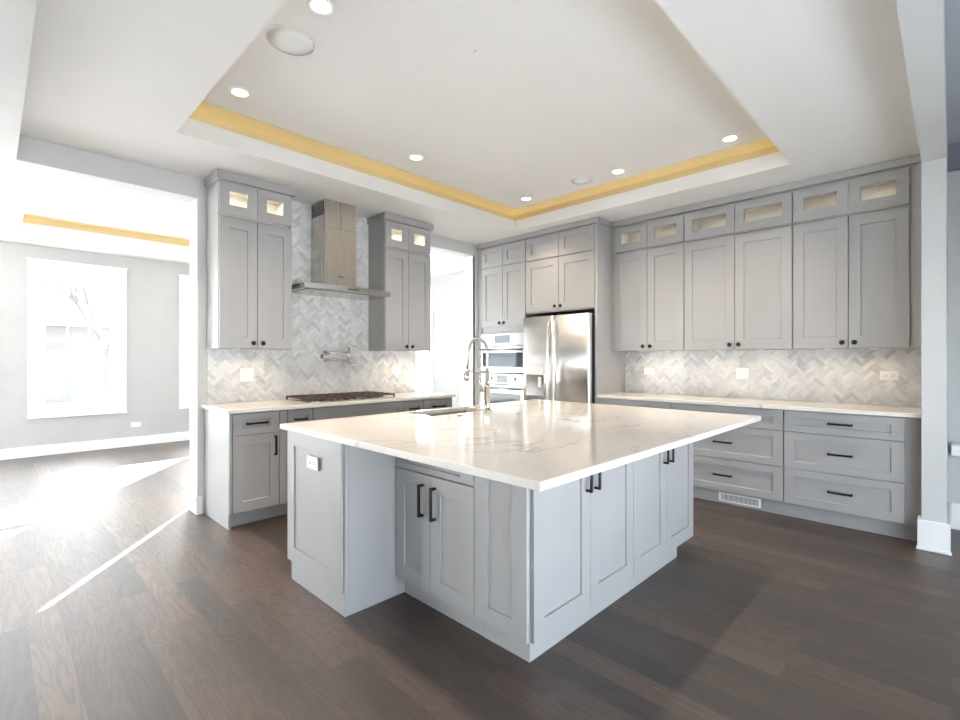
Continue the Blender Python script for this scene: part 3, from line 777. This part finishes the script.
# ------------------------------------------------------------------ appliances
fr = tag(empty('refrigerator', (4.425, 3.645, .0), FX), 'stainless french door refrigerator with water dispenser', 'refrigerator')
W = .910; sx = .455
B(.012, W - .012, .075, .66, .02, 1.775).build('body', M['dark'], fr, .004)
def curved_door(name, x0, x1, z0, z1, hole=None):
    mb = MB(); P = []; R = .024; w = x1 - x0
    offs = [0, .001, .003, .007, .013, .024] + [.024 + (w - .048) * k / 8 for k in range(1, 8)] + [w - q for q in (.024, .013, .007, .003, .001, 0)]
    n = len(offs) - 1
    for q in offs:
        x = x0 + q; u = (x - W / 2) / (W / 2); e = min(q, w - q)
        P.append((x, .012 * u * u + (R - math.sqrt(max(0, R * R - (R - e) ** 2)) if e < R else 0)))
    vs = [(x, y, z) for z in (z0, z1) for x, y in P] + [(x, .068, z) for z in (z0, z1) for x, y in P]
    m_ = n + 1; fs = []
    for k in range(n):
        fs += [(k, k + 1, m_ + k + 1, m_ + k), (3 * m_ + k, 3 * m_ + k + 1, 2 * m_ + k + 1, 2 * m_ + k), (m_ + k, m_ + k + 1, 3 * m_ + k + 1, 3 * m_ + k), (2 * m_ + k, 2 * m_ + k + 1, k + 1, k)]
    fs += [(0, m_, 3 * m_, 2 * m_), (n, 2 * m_ + n, 3 * m_ + n, m_ + n)]
    mb.add(vs, fs, False)
    o = mb.build(name, M['steel'], fr)
    for p in o.data.polygons:
        if abs(p.normal.y) > .9: p.use_smooth = True
    return o
dl = curved_door('door', .003, sx - .002, .73, 1.782)
dr = curved_door('door', sx + .002, W - .003, .73, 1.782)
dz = curved_door('freezer_drawer', .003, W - .003, .06, .722)
def fhandle(x, par):
    mb = MB(); mb.tube([(x, -.020, .80), (x, -.045, .86), (x, -.056, 1.02), (x, -.060, 1.25), (x, -.056, 1.5), (x, -.045, 1.66), (x, -.020, 1.715)], .0125, 10)
    mb.tube([(x, -.022, .80), (x, .01, .80)], .012, 8).tube([(x, -.022, 1.715), (x, .01, 1.715)], .012, 8)
    mb.build('handle', M['steel'], par)
fhandle(sx - .04, dl); fhandle(sx + .045, dr)
MB().tube([(.1, -.05, .66), (.455, -.056, .66), (.81, -.05, .66)], .0125, 10).tube([(.12, -.05, .66), (.12, .01, .66)], .011, 8).tube([(.79, -.05, .66), (.79, .01, .66)], .011, 8).build('handle', M['steel'], dz)
B(.060, .330, -.014, .012, 1.115, 1.250).build('dispenser_panel', M['plate'], dl, .003)
dc = MB().box(.065, .325, -.002, .012, .87, 1.112).build('dispenser_recess', mat('recess_grey', (.16, .165, .17), .25, .7), dl, .002)
B(.245, .290, -.008, -.001, .97, 1.09).build('paddle', M['plate'], dc, .002)
MB().lathe([(.018, 0), (.018, .003), (.015, .004)], (.828, .012, 1.672), '-y', 20).build('badge', mat('badge_grey', (.35, .34, .34), .3, .6), dr)
for xx in (.05, W - .05): MB().box(xx - .03, xx + .03, .03, .10, 1.776, 1.795).build('hinge_cover', M['dark'], fr)

def appliance(name, label, cat, z0): 
    return tag(empty(name, (xt - .0, 4.415, z0), FX), label, cat)
AW = .734
mwv = appliance('microwave_oven', 'built-in steel microwave oven above the wall oven', 'microwave', 1.120)
B(.0, AW, -.008, .45, 0, .496).build('body', M['dark'], mwv)
cp = B(.0, AW, -.030, -.009, .336, .496).build('control_panel', M['ovensteel'], mwv, .002)
B(.24, .50, -.032, -.029, .374, .474).build('display', M['display'], cp)
mb = MB()
for k in range(7): mb.box(.10 + k * .085, .155 + k * .085, -.031, -.029, .342, .348)
mb.build('vent_slots', M['dark'], cp)
md = MB().box(0, AW, -.030, -.009, .0, .075).box(0, AW, -.030, -.009, .252, .330).box(0, .03, -.030, -.009, .075, .252).box(AW - .03, AW, -.030, -.009, .075, .252).build('door', M['ovensteel'], mwv, .0015)
B(.03, AW - .03, -.026, -.010, .075, .252).build('window', M['glassblack'], md)
MB().tube([(.02, -.065, .292), (AW - .02, -.065, .292)], .012, 12).tube([(.05, -.065, .292), (.05, -.028, .292)], .009, 8).tube([(AW - .05, -.065, .292), (AW - .05, -.028, .292)], .009, 8).build('handle', M['ovensteel'], md)
ov = appliance('built_in_oven', 'built-in steel wall oven below the microwave', 'oven', .262)
B(.0, AW, -.008, .52, 0, .850).build('body', M['dark'], ov)
cp = B(0, AW, -.030, -.009, .716, .846).build('control_panel', M['ovensteel'], ov, .002)
B(.27, .455, -.032, -.029, .735, .830).build('display', M['display'], cp)
for xx in (.175, .57): MB().lathe([(.024, 0), (.022, .022), (.017, .026)], (xx, -.030, .782), '-y', 18).build('control_knob', M['chrome'], cp)
od = MB().box(0, AW, -.030, -.009, .03, .13).box(0, AW, -.030, -.009, .600, .706).box(0, .06, -.030, -.009, .13, .600).box(AW - .06, AW, -.030, -.009, .13, .600).build('door', M['ovensteel'], ov, .0015)
B(.06, AW - .06, -.026, -.010, .13, .600).build('window', M['glassblack'], od)
MB().tube([(.02, -.07, .662), (AW - .02, -.07, .662)], .012, 12).tube([(.05, -.07, .662), (.05, -.028, .662)], .009, 8).tube([(AW - .05, -.07, .662), (AW - .05, -.028, .662)], .009, 8).build('handle', M['ovensteel'], od)

# ------------------------------------------------------------------ switch plates and outlets
PLATES = 'white wall plates'
def plate(name, loc, rz, w, h, kind, label, cat):
    r = tag(empty(name, loc, rz), label, cat, PLATES)
    p = B(-w / 2, w / 2, -.006, 0, 0, h).build('cover_plate', M['plate'], r, .002)
    if kind == 'switch':
        for s in (-1, 1): B(s * w * .22 - .016, s * w * .22 + .016, -.009, -.006, h * .22, h * .78).build('rocker', M['plate'], r, .001)
    else:
        for s in (-1, 1):
            o = B(s * w * .19 - .018, s * w * .19 + .018, -.0075, -.006, h / 2 - .016, h / 2 + .016).build('socket', M['plate'], r, .001)
            mb = MB()
            for q in (-1, 1): mb.box(s * w * .19 - .009, s * w * .19 + .002, -.008, -.0074, h / 2 + q * .007 - .0016, h / 2 + q * .007 + .0016)
            mb.box(s * w * .19 + .008, s * w * .19 + .013, -.008, -.0074, h / 2 - .003, h / 2 + .003)
            mb.build('slots', M['slot'], o)
ty = YW - .0065; tx = XR - .0065
plate('light_switch', (1.599, ty, 1.092), FY, .116, .118, 'switch', 'white double switch plate on the tile left of the cooktop', 'switch')
plate('outlet', (3.221, ty, 1.122), FY, .116, .072, 'outlet', 'white outlet on the tile right of the cooktop', 'outlet')
plate('outlet', (tx, .365, 1.123), FX, .118, .072, 'outlet', 'white outlet on the tile at the right end by the wall end', 'outlet')
plate('light_switch', (tx, 1.456, 1.096), FX, .118, .112, 'switch', 'white square switch plate on the tile mid right wall', 'switch')
plate('outlet', (tx, 2.405, 1.118), FX, .118, .072, 'outlet', 'white outlet on the tile nearest the refrigerator', 'outlet')
plate('outlet', (1.232, 2.482, .695), FX, .125, .072, 'outlet', 'white outlet on the end panel of the island', 'outlet')
plate('outlet', (1.525, YF, .283), FY, .118, .072, 'outlet', 'white outlet low on the far wall right of the window', 'outlet')

# ------------------------------------------------------------------ ceiling fittings
def can(x, y, z, label, group, w, lens, r=.048, col=(1, .84, .66)):
    root = tag(empty('recessed_light', (x, y, z)), label, 'light', group)
    MB().lathe([(r + .018, 0), (r + .018, .003), (r + .006, .006), (r, .004), (r, .0)], (0, 0, 0), '-z', 24).build('trim_ring', M['plate'], root)
    MB().lathe([(r, .0035), (r * .5, .0042)], (0, 0, 0), '-z', 24).build('lens', lens, root)
    if w: light('lamp', (0, 0, -.009), root, w, r * 1.8, col, 1.85)
CANS = 'recessed downlights in the kitchen tray'
for x, y, lb in ((1.137, 2.207, 'round downlight at the top of the picture, nearest the large speaker grille'), (1.137, 3.297, 'round downlight at the left corner of the tray, below the large speaker'), (2.564, 3.285, 'round downlight above the range hood side of the tray'),
                 (4.053, 3.281, 'round downlight in the back corner of the tray'), (4.061, 2.201, 'round downlight near the faint small speaker by the right cove'), (4.067, 1.243, 'round downlight at the right corner of the tray')):
    can(x, y, ZT, lb, CANS, CAN_W, M['lens'])
for x, y, lb in ((0.816, 6.106, 'bright downlight in the tray of the room beyond, nearer the beam'), (0.833, 7.296, 'smaller bright downlight in the tray of the room beyond, by the amber strip')):
    can(x, y, ZT2, lb, 'downlights in the far room', 0, M['lens2'], .06)
def disc(name, x, y, z, r, label, cat):
    root = tag(empty(name, (x, y, z)), label, cat)
    MB().lathe([(r, 0), (r, .004), (r - .006, .007), (r - .008, .004)], (0, 0, 0), '-z', 36).build('rim', M['plate'], root)
    MB().lathe([(r - .008, .004), (r * .4, .0055)], (0, 0, 0), '-z', 36).build('grille', M['grille'], root)
disc('ceiling_speaker', 1.149, 2.568, ZT, .130, 'large round white speaker grille in the tray ceiling top left', 'speaker')
disc('ceiling_speaker', 4.023, 2.561, ZT, .11, 'faint round speaker grille by the back downlights', 'speaker')
tag(MB().lathe([(.022, 0), (.022, .003), (.015, .005)], (1.928, 1.908, ZT), '-z', 18).build('sprinkler_cover', M['ceil']), 'tiny round white cover in the middle of the tray ceiling', 'sprinkler')

# ------------------------------------------------------------------ outdoors beyond the windows
struct(B(-60, 60, -60, 70, -.8, -.5).build('ground', M['ground']), 'pale ground outside the windows, whitened to bounce light indoors', 'ground')
hs = tag(empty('house', (1.2, 26, -.5)), 'neighbouring house with a faded red roof outside the far window', 'house')
B(-4.5, 5.5, 0, 8, 0, 3.4).build('wall', M['siding'], hs)
mb = MB(); mb.add([(-5.2, -.6, 3.1), (6.2, -.6, 3.1), (6.2, 8.6, 3.1), (-5.2, 8.6, 3.1), (-5.2, 4, 5.6), (6.2, 4, 5.6)], [(0, 1, 5, 4), (2, 3, 4, 5), (0, 4, 3), (1, 2, 5), (0, 3, 2, 1)])
mb.build('roof', M['roof'], hs)
for xx in (-3, -.2, 2.6): B(xx, xx + 1.2, -.06, 0, 1.0, 2.5).build('window', M['roof'], hs)
def tree(x, y, h, label):
    r = tag(empty('bare_tree', (x, y, -.5)), label, 'tree', 'bare trees outside')
    rnd = random.Random(int(x * 31 + y)); mb = MB()
    def br_(p, d, L, rad, lev):
        q = p + d * L; mb.tube([p, p.lerp(q, .5) + Vector((rnd.uniform(-.05, .05), rnd.uniform(-.05, .05), 0)), q], [rad, rad * .85, rad * .65], 6)
        if lev == 0: return
        for _ in range(3):
            e = (d + Vector((rnd.uniform(-.8, .8), rnd.uniform(-.8, .8), rnd.uniform(-.1, .5)))).normalized(); br_(q, e, L * rnd.uniform(.6, .8), rad * .6, lev - 1)
    br_(Vector((0, 0, 0)), Vector((0, 0, 1)), h * .35, .12, 4)
    mb.build('trunk_and_branches', M['bark'], r)
tree(.4, 17, 6.5, 'bare tree left in the bright window view')
tree(2.6, 19, 6.0, 'bare tree right in the bright window view')
